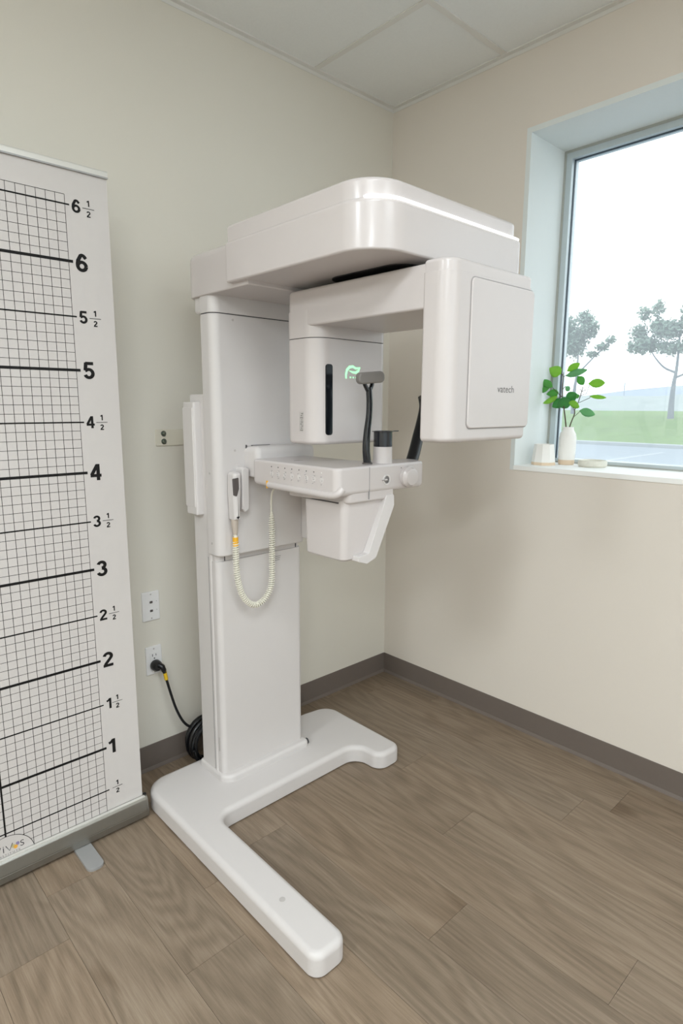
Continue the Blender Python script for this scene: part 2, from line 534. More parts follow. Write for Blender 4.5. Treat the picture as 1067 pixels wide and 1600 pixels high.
# baseboards (rubber cove base with a small toe)
def baseprof(): return [(0, 0.0), (-0.012, 0.0), (-0.011, 0.004), (-0.005, 0.013), (-0.0035, 0.10), (-0.002, 0.104), (0, 0.104)]
bm = new_bm(); prism(bm, baseprof(), XL, -0.003, 'x'); struct('baseboard_left', bm, M['base'], 'taupe vinyl cove base along the wall behind the machine', flat=False)
bm = new_bm(); prism(bm, [(x, z) for x, z in baseprof()], YF, -0.003, 'y'); struct('baseboard_right', bm, M['base'], 'taupe vinyl cove base under the window', flat=False)

# ceiling: suspended tiles in a grid
bm = new_bm(); box(bm, XL, 0.1, YF, 0.1, HC+0.05, HC+0.10)
ce = struct('ceiling', bm, M['tile'], 'suspended ceiling of white lay-in tiles')
txs = [0.0, -0.49, -0.49-1.2192, -0.49-2*1.2192, -0.49-3*1.2192, -0.49-4*1.2192+0.03, XL]
tys = [0.0, -0.605] + [-0.605-0.6096*i for i in range(1, 7)] + [YF]
for i in range(len(txs)-1):
    for j in range(len(tys)-1):
        xa, xb, ya, yb = txs[i+1], txs[i], tys[j+1], tys[j]
        bm = new_bm(); box(bm, xa+0.011, xb-0.011, ya+0.011, yb-0.011, HC+0.003, HC+0.018)
        obj('ceiling_tile', bm, M['tile'], ce, ((xa+xb)/2, (ya+yb)/2, HC), flat=True)
for x in txs[1:-1]:
    bm = new_bm(); box(bm, x-0.012, x+0.012, YF, 0, HC-0.001, HC+0.003, 0.0005); obj('ceiling_tee', bm, M['tee'], ce)
for y in tys[1:-1]:
    bm = new_bm(); box(bm, XL, 0, y-0.012, y+0.012, HC-0.0014, HC+0.0028, 0.0005); obj('ceiling_tee', bm, M['tee'], ce)
bm = new_bm(); box(bm, XL, -0.0005, -0.022, -0.0005, HC-0.002, HC+0.003); box(bm, XL, -0.0005, -0.002, -0.0005, HC-0.016, HC)
obj('wall_angle', bm, M['tee'], ce)
bm = new_bm(); box(bm, -0.022, -0.0006, YF, -0.0006, HC-0.0021, HC+0.0029); box(bm, -0.002, -0.0006, YF, -0.0006, HC-0.0165, HC)
obj('wall_angle', bm, M['tee'], ce)

# window unit
FX = 0.268
def ring_frame(bm, x0, x1, o, t, zb=0.0):
    y0, y1, z0, z1 = WY0+o, WY1-o, WZ0+o*0.35, WZ1-o
    box(bm, x0, x1, y1-t, y1, z0, z1); box(bm, x0, x1, y0, y0+t, z0, z1)
    box(bm, x0, x1, y0+t, y1-t, z1-t, z1); box(bm, x0, x1, y0+t, y1-t, z0, z0+t*0.6)
bm = new_bm(); ring_frame(bm, FX-0.002, FX+0.03, 0.0, 0.010)
wi = struct('window_1', bm, M['caulk'], 'fixed window with a slim aluminium frame')
bm = new_bm(); ring_frame(bm, FX, FX+0.06, 0.010, 0.024); obj('window_frame', bm, M['alu'], wi, flat=True)
bm = new_bm(); ring_frame(bm, FX+0.022, FX+0.034, 0.034, 0.0028); obj('gasket', bm, M['gasket'], wi, flat=True)
bm = new_bm(); box(bm, FX+0.026, FX+0.032, WY0+0.03, WY1-0.03, WZ0+0.012, WZ1-0.03); obj('pane', bm, M['glass'], wi, flat=True)

# ------------------------------------------------------------------ imaging machine
mc = thing('dental_imaging_machine', 'tall white dental X-ray machine with overhead arm on a U-shaped floor base', 'X-ray machine', (-1.05, -0.3, 0))

BH = 0.07
outl = fillet([(-1.46, -0.165), (-1.46, -1.137), (-1.347, -1.137), (-1.347, -0.502), (-0.700, -0.502), (-0.700, -0.632), (-0.570, -0.632), (-0.570, -0.185), (-0.70, -0.165)],
              [0.085, 0.036, 0.036, 0.05, 0.08, 0.05, 0.04, 0.10, 0.1], 8)
bm = new_bm(); prism(bm, outl, 0.003, BH, 'z', 0.004, 0.019, 5); ba = obj('floor_base', bm, M['white_soft'], mc)
bm = new_bm()
lathe(bm, [(0.0085, 0), (0.0085, 0.0012), (0.006, 0.0012)], (-1.405, -0.93, BH), 'z', 16); obj('base_plug', bm, M['sticker'], ba)
bm = new_bm(); lathe(bm, [(0.006, 0), (0.006, 0.0012), (0.004, 0.0012)], (-0.84, -0.33, BH), 'z', 16); obj('base_plug', bm, M['sticker'], ba)

CX0, CX1 = -1.236, -0.862
bm = new_bm(); prism(bm, fillet([(CX0-0.006, -0.20), (CX0-0.006, -0.385), (CX1+0.012, -0.385), (CX1+0.012, -0.20)], [0.012, 0.045, 0.02, 0.012]), BH-0.005, BH+0.026, 'z', 0, 0.012, 4)
obj('column_collar', bm, M['white_soft'], mc)
bm = new_bm(); lathe(bm, [(0.012, 0), (0.012, 0.004), (0.009, 0.004)], (CX1+0.012, -0.365, BH+0.010), 'x', 16); obj('collar_plug', bm, M['seam'], mc)
# fixed column
bm = new_bm(); prism(bm, fillet([(CX0, -0.215), (CX0, -0.322), (CX1, -0.322), (CX1, -0.215)], [0.006, 0.008, 0.008, 0.006]), BH, 1.46, 'z', 0, 0.004, 2)
co = obj('column', bm, M['white_soft'], mc)
bm = new_bm(); box(bm, CX0-0.0012, CX0+0.02, -0.3085, -0.3055, 0.10, 0.905); obj('column_slot', bm, M['seam_grey'], co)
bm = new_bm(); prism(bm, fillet([(CX0+0.003, -0.318), (CX0+0.003, -0.358), (CX1, -0.358), (CX1, -0.318)], [0.0, 0.022, 0.022, 0.0]), BH+0.02, 0.893, 'z', 0, 0.002, 2)
cp = obj('column_front_panel', bm, M['white_soft'], mc)
bm = new_bm(); box(bm, CX0+0.0015, CX0+0.01, -0.337, -0.331, 0.18, 0.235, 0.0005); obj('panel_latch', bm, M['sticker'], cp)
# recessed neck between panel and carriage
bm = new_bm(); prism(bm, fillet([(CX0+0.006, -0.318), (CX0+0.006, -0.350), (CX1-0.004, -0.350), (CX1-0.004, -0.318)], [0.0, 0.02, 0.02, 0.0]), 0.89, 0.96, 'z')
nk = obj('column_neck', bm, M['white_soft'], mc)
bm = new_bm(); box(bm, -1.2005, -1.1975, -0.3515, -0.345, 0.889, 0.93); obj('neck_seam', bm, M['seam'], nk)
bm = new_bm(); box(bm, -0.888, -0.884, -0.3515, -0.345, 0.885, 0.93); obj('neck_seam', bm, M['seam'], nk)
bm = new_bm()
for i in range(3): box(bm, -0.995+0.004*i, -0.968+0.003*i, -0.3586, -0.357, 0.858+0.007*i, 0.8605+0.007*i)
obj('panel_print', bm, M['print_grey'], cp, flat=True)

# sliding carriage
KF = -0.388
cplan = fillet([(-1.243, -0.310), (-1.243, KF), (-0.862, KF), (-0.862, -0.310)], [0.012, 0.03, 0.03, 0.012])
bm = new_bm(); prism(bm, cplan, 0.917, 1.711, 'z', 0.006, 0.0015, 3); ca = obj('carriage', bm, M['white_soft'], mc)
bm = new_bm(); prism(bm, [p for p in _inset(_ccw(cplan), 0.002)], 1.709, 1.7165, 'z'); obj('carriage_seam', bm, M['seam'], ca)
bm = new_bm(); prism(bm, cplan, 1.714, 1.80, 'z', 0.0015, 0.0, 3); obj('carriage_cap', bm, M['white_soft'], ca)
for (x, z) in ((-1.165, 1.695), (-1.17, 1.275)):
    bm = new_bm(); lathe(bm, [(0.004, 0), (0.004, -0.001), (0.0025, -0.001)], (x, KF, z), 'y', 12); obj('screw_cap', bm, M['sticker'], ca)
for (y, z) in ((-0.345, 1.20), (-0.345, 0.96)):
    bm = new_bm(); lathe(bm, [(0.004, 0), (0.004, -0.001), (0.0025, -0.001)], (-1.243, y, z), 'x', 12); obj('screw_cap', bm, M['sticker'], ca)
# rear motor block at head
bm = new_bm(); prism(bm, rrect(-1.236, -1.02, -0.318, -0.262, 0.02), 1.715, 1.80, 'z', 0.012, 0, 3); obj('motor_block', bm, M['white_soft'], mc)
# control box on the left of the column
bm = new_bm(); prism(bm, rrect(-1.263, -1.20, -0.287, -0.216, 0.007), 1.050, 1.434, 'z', 0.006, 0.004, 3); cb = obj('control_box', bm, M['white_soft'], mc)
bm = new_bm(); box(bm, -1.2655, -1.255, -0.281, -0.216, 1.078, 1.416, 0.002, 0.003); obj('control_box_cover', bm, M['white_soft'], cb)

# head and canopy
bm = new_bm(); prism(bm, fillet([(-1.248, -0.235), (-1.248, -0.60), (-0.66, -0.60), (-0.66, -0.235)], [0.055, 0, 0, 0.055], 8), 1.766, 1.902, 'z', 0.004, 0.026, 5)
obj('overhead_rear_housing', bm, M['white'], mc)
bplan = fillet([(-1.268, -0.515), (-1.268, -1.118), (-0.648, -1.118), (-0.648, -0.515)], [0.006, 0.105, 0.03, 0.006], 10)
bm = new_bm(); prism(bm, bplan, 1.778, 1.893, 'z', 0.006, 0.012, 5); hb = obj('overhead_housing', bm, M['white'], mc)
tplan = fillet([(-1.264, -0.520), (-1.264, -1.108), (-0.656, -1.108), (-0.656, -0.520)], [0.006, 0.10, 0.045, 0.006], 10)
bm = new_bm(); prism(bm, tplan, 1.890, 1.937, 'z', 0.0, 0.010, 4); obj('overhead_top_cover', bm, M['white'], hb)
# white light strip set into the step between the housing and its top cover
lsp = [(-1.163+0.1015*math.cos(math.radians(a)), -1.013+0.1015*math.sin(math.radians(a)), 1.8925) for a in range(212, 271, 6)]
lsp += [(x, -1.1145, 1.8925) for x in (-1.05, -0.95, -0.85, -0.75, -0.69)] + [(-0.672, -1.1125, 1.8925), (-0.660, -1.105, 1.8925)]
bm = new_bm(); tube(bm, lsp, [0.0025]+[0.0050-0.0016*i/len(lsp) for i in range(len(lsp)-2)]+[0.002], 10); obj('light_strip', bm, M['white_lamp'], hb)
bm = new_bm(); prism(bm, rrect(-1.098, -0.80, -1.055, -0.755, 0.06), 1.7755, 1.785, 'z', 0, 0); obj('rotation_recess', bm, M['black_matte'], hb)

# rotating C-arm
AX0, AX1 = -1.108, -0.805
RX0, RX1 = -1.1062, -0.807
bm = new_bm(); prism(bm, fillet([(RX0, -0.590), (RX0, -1.20), (RX1, -1.20), (RX1, -0.590)], [0.03, 0.055, 0.055, 0.03], 8), 1.655, 1.761, 'z', 0.006, 0.010, 4)
ra = obj('rotating_arm', bm, M['white'], mc)
tp = fillet([(AX0, -0.588), (AX0, -0.735), (AX1, -0.735), (AX1, -0.588)], [0.03, 0.055, 0.03, 0.03], 8)
bm = new_bm(); prism(bm, tp, 1.307, 1.6205, 'z', 0.012, 0.001, 4); tu = obj('tube_unit', bm, M['white'], mc)
bm = new_bm(); prism(bm, _inset(_ccw(tp), 0.0015), 1.6195, 1.6235, 'z'); obj('tube_unit_seam', bm, M['seam'], tu)
bm = new_bm(); prism(bm, tp, 1.6225, 1.70, 'z', 0.001, 0, 3); obj('tube_unit_neck', bm, M['white'], tu)
bm = new_bm(); prism(bm, rrect(-1.070, -1.044, 1.336, 1.546, 0.008, 4), -0.7358, -0.730, 'y', 0.0, 0); obj('beam_slit', bm, M['black_gloss'], tu)
bm = new_bm(); box(bm, AX0-0.0006, AX0+0.01, -0.676, -0.655, 1.345, 1.405); st = obj('rating_sticker', bm, M['sticker'], tu)
bm = new_bm()
for i in range(9):
    z = 1.349+i*0.0062
    box(bm, AX0-0.0009, AX0, -0.673+0.004*(i % 2), -0.659-0.003*(i % 3), z, z+0.0018)
obj('sticker_print', bm, M['dkgrey'], tu, flat=True)
# glowing green leaf-shaped indicator
bm = new_bm()
def ribbon(bm, pts, wd, y):
    n = len(pts)
    L = []
    for i in range(n):
        a = Vector(pts[max(i-1, 0)]); b = Vector(pts[min(i+1, n-1)])
        t = (b-a).normalized(); nn = Vector((-t.y, t.x)); wq = wd[i] if isinstance(wd, list) else wd
        p = Vector(pts[i])
        L.append((bm.verts.new((p.x+nn.x*wq, y, p.y+nn.y*wq)), bm.verts.new((p.x-nn.x*wq, y, p.y-nn.y*wq))))
    for (a, b), (c, d) in zip(L, L[1:]): bm.faces.new((a, b, d, c))
GX, GZ = -0.958, 1.524
ribbon(bm, [(GX-0.030, GZ-0.018), (GX-0.031, GZ-0.006), (GX-0.027, GZ+0.008), (GX-0.016, GZ+0.017), (GX-0.002, GZ+0.019), (GX+0.010, GZ+0.014), (GX+0.022, GZ+0.015), (GX+0.030, GZ+0.018)], [0.003, 0.004, 0.0045, 0.0045, 0.004, 0.0035, 0.003, 0.0005], -0.7358)
ribbon(bm, [(GX+0.030, GZ+0.017), (GX+0.022, GZ+0.007), (GX+0.010, GZ+0.001), (GX-0.004, GZ+0.002), (GX-0.018, GZ+0.006)], [0.0005, 0.004, 0.004, 0.003, 0.0008], -0.7359)
for dx in (-0.012, 0.0, 0.012):
    ribbon(bm, [(GX+dx-0.003, GZ-0.014), (GX+dx+0.003, GZ-0.014)], 0.0025, -0.7358)
obj('green_indicator', bm, M['green_lamp'], tu, flat=True)
# detector unit
DX0, DX1, DY1, DY0 = -1.108, -0.745, -1.128, -1.212
dp = fillet([(DX0, DY1), (DX0, DY0), (DX1, DY0), (DX1, DY1)], [0.01, 0.058, 0.014, 0.01], 8)
bm = new_bm(); prism(bm, dp, 1.335, 1.738, 'z', 0.012, 0.001, 4); de = obj('detector_unit', bm, M['white'], mc)
bm = new_bm(); prism(bm, _inset(_ccw(dp), 0.0015), 1.737, 1.768, 'z', 0, 0.010, 4); obj('detector_cap', bm, M['white'], de)
pp = rrect(-1.026, -0.741, 1.369, 1.730, 0.014, 6)
bm = new_bm(); prism(bm, _inset(_ccw(pp), -0.0022), DY0-0.0008, DY0+0.01, 'y'); obj('panel_gap', bm, M['seam_grey'], de)
bm = new_bm(); prism(bm, pp, DY0-0.0045, DY0+0.01, 'y', 0.003, 0, 3); dpn = obj('detector_panel', bm, M['white'], de)
bm = text_bm('vatech', 0.0185, (1.16, 0, 0), (0, 0, 1), (-0.901, DY0-0.0048, 1.460), 0.0)
obj('lettering', bm, M['dkgrey'], de, flat=True)

# patient support
TZ0, TZ1 = 1.166, 1.250
bm = new_bm()
prism(bm, fillet([(-1.132, KF+0.01), (-1.132, -0.462), (-0.872, -0.462), (-0.872, KF+0.01)], [0, 0.02, 0.03, 0]), 1.185, 1.290, 'z', 0.006, 0.022, 4)
br = obj('support_bracket', bm, M['white_soft'], mc)
bm = new_bm(); prism(bm, [(-0.389, 1.292), (-0.393, 1.292), (-0.393, 1.20), (-0.389, 1.20)], -1.128, -1.124, 'x'); box(bm, -1.115, -1.04, -0.4085, -0.4035, 1.2885, 1.2915); obj('bracket_seam', bm, M['seam'], br)
bm = new_bm(); prism(bm, [(KF+0.01, 1.19), (-0.47, 1.19), (-0.47, 1.09), (-0.44, 0.955), (-0.42, 0.935), (KF+0.01, 0.935)], -0.884, -0.864, 'x', 0.004, 0.004, 2)
obj('bracket_gusset', bm, M['white_soft'], br)
tplan2 = fillet([(-1.150, -0.455), (-1.150, -0.872), (-0.776, -0.872), (-0.742, -0.815), (-0.742, -0.775), (-0.90, -0.74), (-0.925, -0.70), (-0.925, -0.455)],
                [0.02, 0.022, 0.012, 0.015, 0.02, 0.05, 0.04, 0.01], 6)
bm = new_bm(); prism(bm, tplan2, TZ0, TZ1, 'z', 0.016, 0.008, 4); ta = obj('support_table', bm, M['white'], mc)
# padded lip under the button strip
bm = new_bm()
lp = [(-1.150, -0.545, 1.174), (-1.152, -0.62, 1.1735), (-1.153, -0.76, 1.1725), (-1.152, -0.84, 1.172), (-1.147, -0.868, 1.178), (-1.135, -0.8735, 1.192)]
tube(bm, spline([(x+0.004, y, z-0.001) for x, y, z in lp], 6), 0.0105, 12); obj('support_lip', bm, M['white'], ta)
# lower front housing below the table
bm = new_bm(); prism(bm, fillet([(-1.12, -0.60), (-1.10, -0.868), (-0.905, -0.868), (-0.905, -0.70), (-0.93, -0.60)], [0.02, 0.02, 0.01, 0.02, 0.02]), 1.142, 1.175, 'z', 0.008, 0, 3)
obj('table_underside', bm, M['white'], ta)
bm = new_bm(); box(bm, -1.0205, -1.0190, -0.8727, -0.86, 1.15, 1.246); obj('table_seam', bm, M['seam_grey'], ta)
bm = new_bm()
box(bm, -1.085, -1.05, -0.60, -0.597, 1.2495, 1.2504); obj('table_mark', bm, M['dkgrey'], ta)
for i in range(8):
    y = -0.565-0.0345*i
    bm = new_bm()
    lathe(bm, [(0.0085, 0.001), (0.0085, -0.0001), (0.0082, -0.0003)], (-1.150, y, 1.212), 'x', 16)
    bt = obj('button', bm, M['white_soft'], ta)
for i in range(8):
    y = -0.565-0.0345*i
    bm = new_bm(); lathe(bm, [(0.0019, 0.0005), (0.0019, -0.0008)], (-1.150, y, 1.233), 'x', 10)
    obj('indicator_dot', bm, M['seam'] if i < 7 else M['plate'], ta)
for i in range(8):
    y = -0.565-0.0345*i
    bm = new_bm()
    for k2 in range(5):
        a = rnd.uniform(-0.006, 0.004); z = 1.222-0.0055*k2-rnd.uniform(0, 0.002)
        if i in (3, 4, 7) and k2 in (1, 3): continue
        box(bm, -1.1516, -1.150, y+a, y+a+rnd.uniform(0.003, 0.006), z, z+0.0013)
    obj('button_print', bm, M['print_grey'], ta, flat=True)
# knob and pointer on the end face
bm = new_bm(); lathe(bm, [(0.0, 0.0), (0.033, 0.0), (0.033, -0.012), (0.028, -0.018), (0.026, -0.024), (0.022, -0.026), (0.0, -0.026)], (-0.852, -0.872, 1.206), 'y', 28); obj('adjustment_knob', bm, M['white'], ta)
bm = new_bm(); lathe(bm, [(0.0, 0.0), (0.017, 0.0), (0.016, -0.002), (0.012, -0.002), (0.0115, -0.0005), (0.0, -0.0005)], (-0.945, -0.8715, 1.203), 'y', 24)
box(bm, -0.966, -0.945, -0.876, -0.871, 1.2015, 1.2055, 0.001); obj('chin_height_switch', bm, M['white_soft'], ta)
bm = new_bm(); box(bm, -0.968, -0.958, -0.8766, -0.8755, 1.203, 1.2046); obj('switch_mark', bm, M['dkgrey'], ta, flat=True)
bm = new_bm(); lathe(bm, [(0.0016, 0.0), (0.0016, -0.0008)], (-0.88, -0.872, 1.235), 'y', 8); obj('switch_mark', bm, M['dkgrey'], ta, flat=True)
# sensor box under the table
bm = new_bm()
lo = _ccw(rrect(-1.102, -1.015, -0.848, -0.668, 0.02, 5)); hi = _ccw(rrect(-1.105, -0.925, -0.856, -0.665, 0.02, 5))
n = len(lo)
rings = []
for f, z, d in ((0.0, 0.966, 0.006), (0.03, 0.972, 0.0), (1.0, 1.15, 0.0)):
    ring = [(lo[i][0]*(1-f)+hi[i][0]*f, lo[i][1]*(1-f)+hi[i][1]*f) for i in range(n)]
    rings.append([bm.verts.new((x, y, z)) for x, y in _inset(ring, d)])
for a, b in zip(rings, rings[1:]):
    for i in range(n): bm.faces.new((a[i], a[(i+1) % n], b[(i+1) % n], b[i]))
bm.faces.new(rings[0][::-1]); bm.faces.new(rings[-1])
bmesh.ops.recalc_face_normals(bm, faces=bm.faces)
lb = obj('lower_housing', bm, M['white'], mc)
bm = new_bm(); box(bm, -1.1085, -1.09, -0.83, -0.668, 1.1415, 1.1445); obj('housing_gap', bm, M['seam'], lb)
bm = new_bm()
for i in range(4): box(bm, -1.1012+i*0.0007, -1.08, -0.742+0.003*i, -0.712-0.002*i, 1.112-0.006*i, 1.1135-0.006*i)
obj('housing_print', bm, M['print_grey'], lb, flat=True)
pts = [(-0.943, 1.155), (-0.910, 1.157), (-0.908, 1.12), (-0.986, 0.966), (-1.026, 0.953), (-1.064, 0.966), (-1.062, 0.981), (-1.018, 0.984)]
bm = new_bm(); prism(bm, fillet(pts, [0.004, 0.008, 0.02, 0.016, 0.01, 0.003, 0.003, 0.012], 4), -0.872, -0.815, 'y', 0.0025, 0.0025, 2)
obj('housing_handle', bm, M['white_soft'], lb)
# chin rest
CCX, CCY = -0.918, -0.828
bm = new_bm(); lathe(bm, [(0.031, 0), (0.030, 0.01), (0.029, 0.052), (0.0275, 0.053)], (CCX, CCY, TZ1-0.002), 'z', 36); ch = obj('chin_post', bm, M['white'], ta)
bm = new_bm(); lathe(bm, [(0.0285, 0.0), (0.0290, 0.002), (0.0290, 0.044), (0.034, 0.0455), (0.034, 0.0475), (0.027, 0.0475), (0.026, 0.02)], (CCX, CCY, TZ1+0.0505), 'z', 36); obj('chin_cup', bm, M['smoke'], ta)
bm = new_bm(); box(bm, CCX+0.02, CCX+0.062, CCY-0.013, CCY+0.013, TZ1+0.0955, TZ1+0.0985, 0.001, 0.006); obj('chin_cup_tab', bm, M['smoke'], ta)
# forehead support
sx, sy = -0.985, -0.826
path = spline([(sx+0.002, sy, 1.248), (sx-0.004, sy, 1.30), (sx-0.001, sy, 1.345), (sx+0.006, sy, 1.39), (sx+0.008, sy, 1.43), (sx+0.006, sy, 1.462), (sx+0.004, sy, 1.478)], 6)
bm = new_bm(); tube(bm, path, [0.0125-0.003*min(1, i/20) for i in range(len(path))], 12)
ss = obj('forehead_stem', bm, M['black_gloss'], mc)
bm = new_bm()
tube(bm, spline([(sx+0.005, sy, 1.462), (sx-0.010, sy, 1.482), (sx-0.018, sy, 1.498)], 5), 0.0062, 10)
tube(bm, spline([(sx+0.005, sy, 1.462), (sx+0.016, sy, 1.482), (sx+0.022, sy, 1.500)], 5), 0.0062, 10)
obj('forehead_fork', bm, M['black_gloss'], ss)
bm = new_bm(); lathe(bm, [(0.0155, 0), (0.0155, 0.006), (0.013, 0.007)], (sx+0.002, sy, TZ1-0.002), 'z', 20); obj('stem_socket', bm, M['dkgrey'], ss)
bm = new_bm(); prism(bm, rrect(-0.044, 0.044, -0.017, 0.017, 0.014, 6), -0.013, 0.011, 'y', 0.006, 0.003, 4)
bmesh.ops.rotate(bm, verts=bm.verts, cent=(0, 0, 0), matrix=Matrix.Rotation(math.radians(-16), 3, 'Z') @ Matrix.Rotation(math.radians(-5), 3, 'Y'))
bmesh.ops.translate(bm, verts=bm.verts, vec=(sx+0.004, sy-0.006, 1.506))
obj('forehead_pad', bm, M['rubber'], ss)
# black patient handle to the right of the table
bm = new_bm()
hp = spline([(-0.752, -0.79, 1.205), (-0.735, -0.785, 1.228), (-0.705, -0.775, 1.268), (-0.676, -0.765, 1.318), (-0.652, -0.76, 1.37), (-0.640, -0.76, 1.42), (-0.655, -0.765, 1.455)], 6)
tube(bm, hp, [0.021-0.006*abs(i/len(hp)-0.3) for i in range(len(hp))], 14); obj('patient_handle', bm, M['black'], mc)

# ------------------------------------------------------------------ exposure switch hanging on the carriage
bm = new_bm(); prism(bm, fillet([(-1.168, 1.225), (-1.137, 1.215), (-1.139, 1.075), (-1.158, 1.066), (-1.168, 1.08)], [0.01, 0.01, 0.012, 0.006, 0.006], 4), -0.424, KF+0.004, 'y', 0.006, 0, 3)
sh = obj('switch_holder', bm, M['white_soft'], ca)
ex = thing('exposure_switch', 'white hand switch with grey button and coiled cream cord hanging beside its holder', 'hand switch', (-1.188, -0.410, 1.06))
bm = new_bm()
wd_ = [(-1.186, 1.205), (-1.186, 1.19), (-1.187, 1.15), (-1.189, 1.11), (-1.191, 1.075), (-1.192, 1.046)]
bp_ = fillet([(-1.204, 1.206), (-1.173, 1.208), (-1.173, 1.15), (-1.181, 1.046), (-1.203, 1.046), (-1.206, 1.13)], [0.012, 0.012, 0.05, 0.003, 0.003, 0.05], 5)
prism(bm, bp_, -0.432, -0.390, 'y', 0.012, 0.006, 4); sb = obj('switch_body', bm, M['white_soft'], ex)
bm = new_bm(); prism(bm, fillet([(-1.2045, 1.186), (-1.188, 1.190), (-1.187, 1.152), (-1.196, 1.126), (-1.205, 1.130)], [0.003, 0.003, 0.01, 0.008, 0.004], 4), -0.4335, -0.415, 'y', 0.001, 0, 2)
obj('switch_button', bm, M['dkgrey'], ex)
bm = new_bm(); tube(bm, [(-1.193, -0.411, 1.047), (-1.193, -0.411, 1.03), (-1.1915, -0.411, 1.0), (-1.1915, -0.411, 0.995)], [0.0125, 0.012, 0.008, 0.006], 14); obj('strain_relief', bm, M['taupe'], ex)
cl = spline([(-1.1915, -0.410, 0.998), (-1.191, -0.410, 0.966), (-1.191, -0.410, 0.894), (-1.187, -0.410, 0.837), (-1.171, -0.410, 0.781), (-1.148, -0.410, 0.748), (-1.119, -0.410, 0.730), (-1.088, -0.410, 0.735), (-1.063, -0.410, 0.755), (-1.045, -0.410, 0.793), (-1.041, -0.410, 0.868), (-1.039, -0.410, 0.961), (-1.040, -0.410, 1.054)], 14)
bm = new_bm(); tube(bm, cl, 0.0045, 8)
# coils
L = [0]
for a, b in zip(cl, cl[1:]): L.append(L[-1]+(b-a).length)
turns = L[-1]/0.0080
hel = []
NN = int(turns*9)
j = 0
for i in range(NN+1):
    s = L[-1]*i/NN
    while j < len(L)-2 and L[j+1] < s: j += 1
    t = (s-L[j])/max(1e-9, L[j+1]-L[j])
    p = cl[j].lerp(cl[j+1], t)
    tan = (cl[j+1]-cl[j]).normalized()
    n1 = Vector((0, 1, 0)); n2 = tan.cross(n1).normalized()
    r = 0.0092*min(1, 0.35+s/0.05, 0.35+(L[-1]-s)/0.05)
    a = 2*PI*turns*i/NN
    hel.append(p+(n1*math.cos(a)+n2*math.sin(a))*r)
tube(bm, hel, 0.0025, 5)
obj('coiled_cord', bm, M['cord'], ex, wn_=False)
bm = new_bm(); tube(bm, spline([(-1.040, -0.41, 1.05), (-1.041, -0.412, 1.09), (-1.05, -0.43, 1.125), (-1.075, -0.48, 1.15), (-1.10, -0.53, 1.163)], 5), 0.0033, 8); obj('cord_lead', bm, M['cord'], ex)
bm = new_bm(); tube(bm, [(-1.1915, -0.4105, 0.985), (-1.191, -0.4105, 0.955)], 0.0098, 12); obj('cord_tag', bm, M['orange'], ex)
bm = new_bm(); prism(bm, rrect(-1.1535, -1.149, 1.162, 1.186, 0.001, 2), -0.5445, -0.539, 'y'); obj('cord_end_tag', bm, M['orange'], ex)

# ------------------------------------------------------------------ wall plates, power lead, bracket
def plate(name, label, cat, x0, x1, z0, z1):
    t = thing(name, label, cat, ((x0+x1)/2, 0, (z0+z1)/2))
    b = new_bm(); prism(b, rrect(x0, x1, z0, z1, 0.004, 4), -0.007, -0.0002, 'y', 0.003, 0, 3); obj('cover_plate', b, M['plate'], t)
    cx = (x0+x1)/2
    for z in (z1-0.010, z0+0.010):
        b = new_bm(); lathe(b, [(0.003, 0), (0.003, -0.001), (0.002, -0.0014)], (cx, -0.007, z), 'y', 10); obj('plate_screw', b, M['sticker'], t)
    return t, cx, (z0+z1)/2
t, cx, cz = plate('data_outlet', 'white wall plate with two data jacks, upper plate beside the banner', 'wall outlet', -1.351, -1.281, 0.611, 0.725)
for i, dz in enumerate((0.017, -0.017)):
    b = new_bm(); prism(b, rrect(cx-0.009, cx+0.009, cz+dz-0.008, cz+dz+0.008, 0.002, 3), -0.0085, -0.004, 'y', 0.001, 0, 2); jk = obj('data_jack', b, M['plate'], t)
    b = new_bm(); prism(b, rrect(cx-0.006, cx+0.006, cz+dz-0.005, cz+dz+0.004, 0.002, 3), -0.0088, -0.006, 'y'); obj('jack_port', b, M['dkgrey'], jk)
    b = new_bm(); box(b, cx+0.021, cx+0.0235, -0.0074, -0.005, cz+dz-0.001, cz+dz+0.0015); obj('jack_mark', b, M['print_grey'], t)
t, cx, cz = plate('power_outlet', 'white duplex power outlet with a black plug in its lower socket', 'wall outlet', -1.347, -1.282, 0.393, 0.507)
b = new_bm(); prism(b, rrect(cx-0.017, cx+0.017, cz-0.034, cz+0.034, 0.003, 4), -0.009, -0.004, 'y', 0.001, 0, 2); rc = obj('receptacle', b, M['plate'], t)
for dz in (0.018, -0.018):
    b = new_bm(); box(b, cx-0.0085, cx-0.006, -0.0095, -0.006, cz+dz-0.001, cz+dz+0.009); box(b, cx+0.006, cx+0.0082, -0.0095, -0.006, cz+dz, cz+dz+0.008)
    lathe(b, [(0.0027, 0), (0.0027, -0.0005)], (cx, -0.009, cz+dz-0.009), 'y', 10); obj('socket_slots', b, M['black'], rc, flat=True)
pc = thing('power_cable', 'black power cord with yellow tag plugged into the outlet and coiled behind the column', 'power cord', (-1.313, -0.03, 0.43))
b = new_bm(); lathe(b, [(0.0, -0.0096), (0.020, -0.0096), (0.022, -0.014), (0.021, -0.030), (0.015, -0.040), (0.0, -0.041)], (cx+0.001, 0, 0.432), 'y', 20); pl_ = obj('plug', b, M['black'], pc)
b = new_bm(); tube(b, spline([(cx+0.004, -0.032, 0.436), (cx+0.014, -0.043, 0.428), (cx+0.022, -0.046, 0.405)], 5), [0.012]*6+[0.010]*3+[0.008]*2, 12); obj('plug_neck', b, M['black'], pl_)
b = new_bm(); tube(b, [(cx+0.021, -0.046, 0.412), (cx+0.026, -0.048, 0.376)], 0.0072, 12); obj('cord_tag', b, M['yellow'], pc)
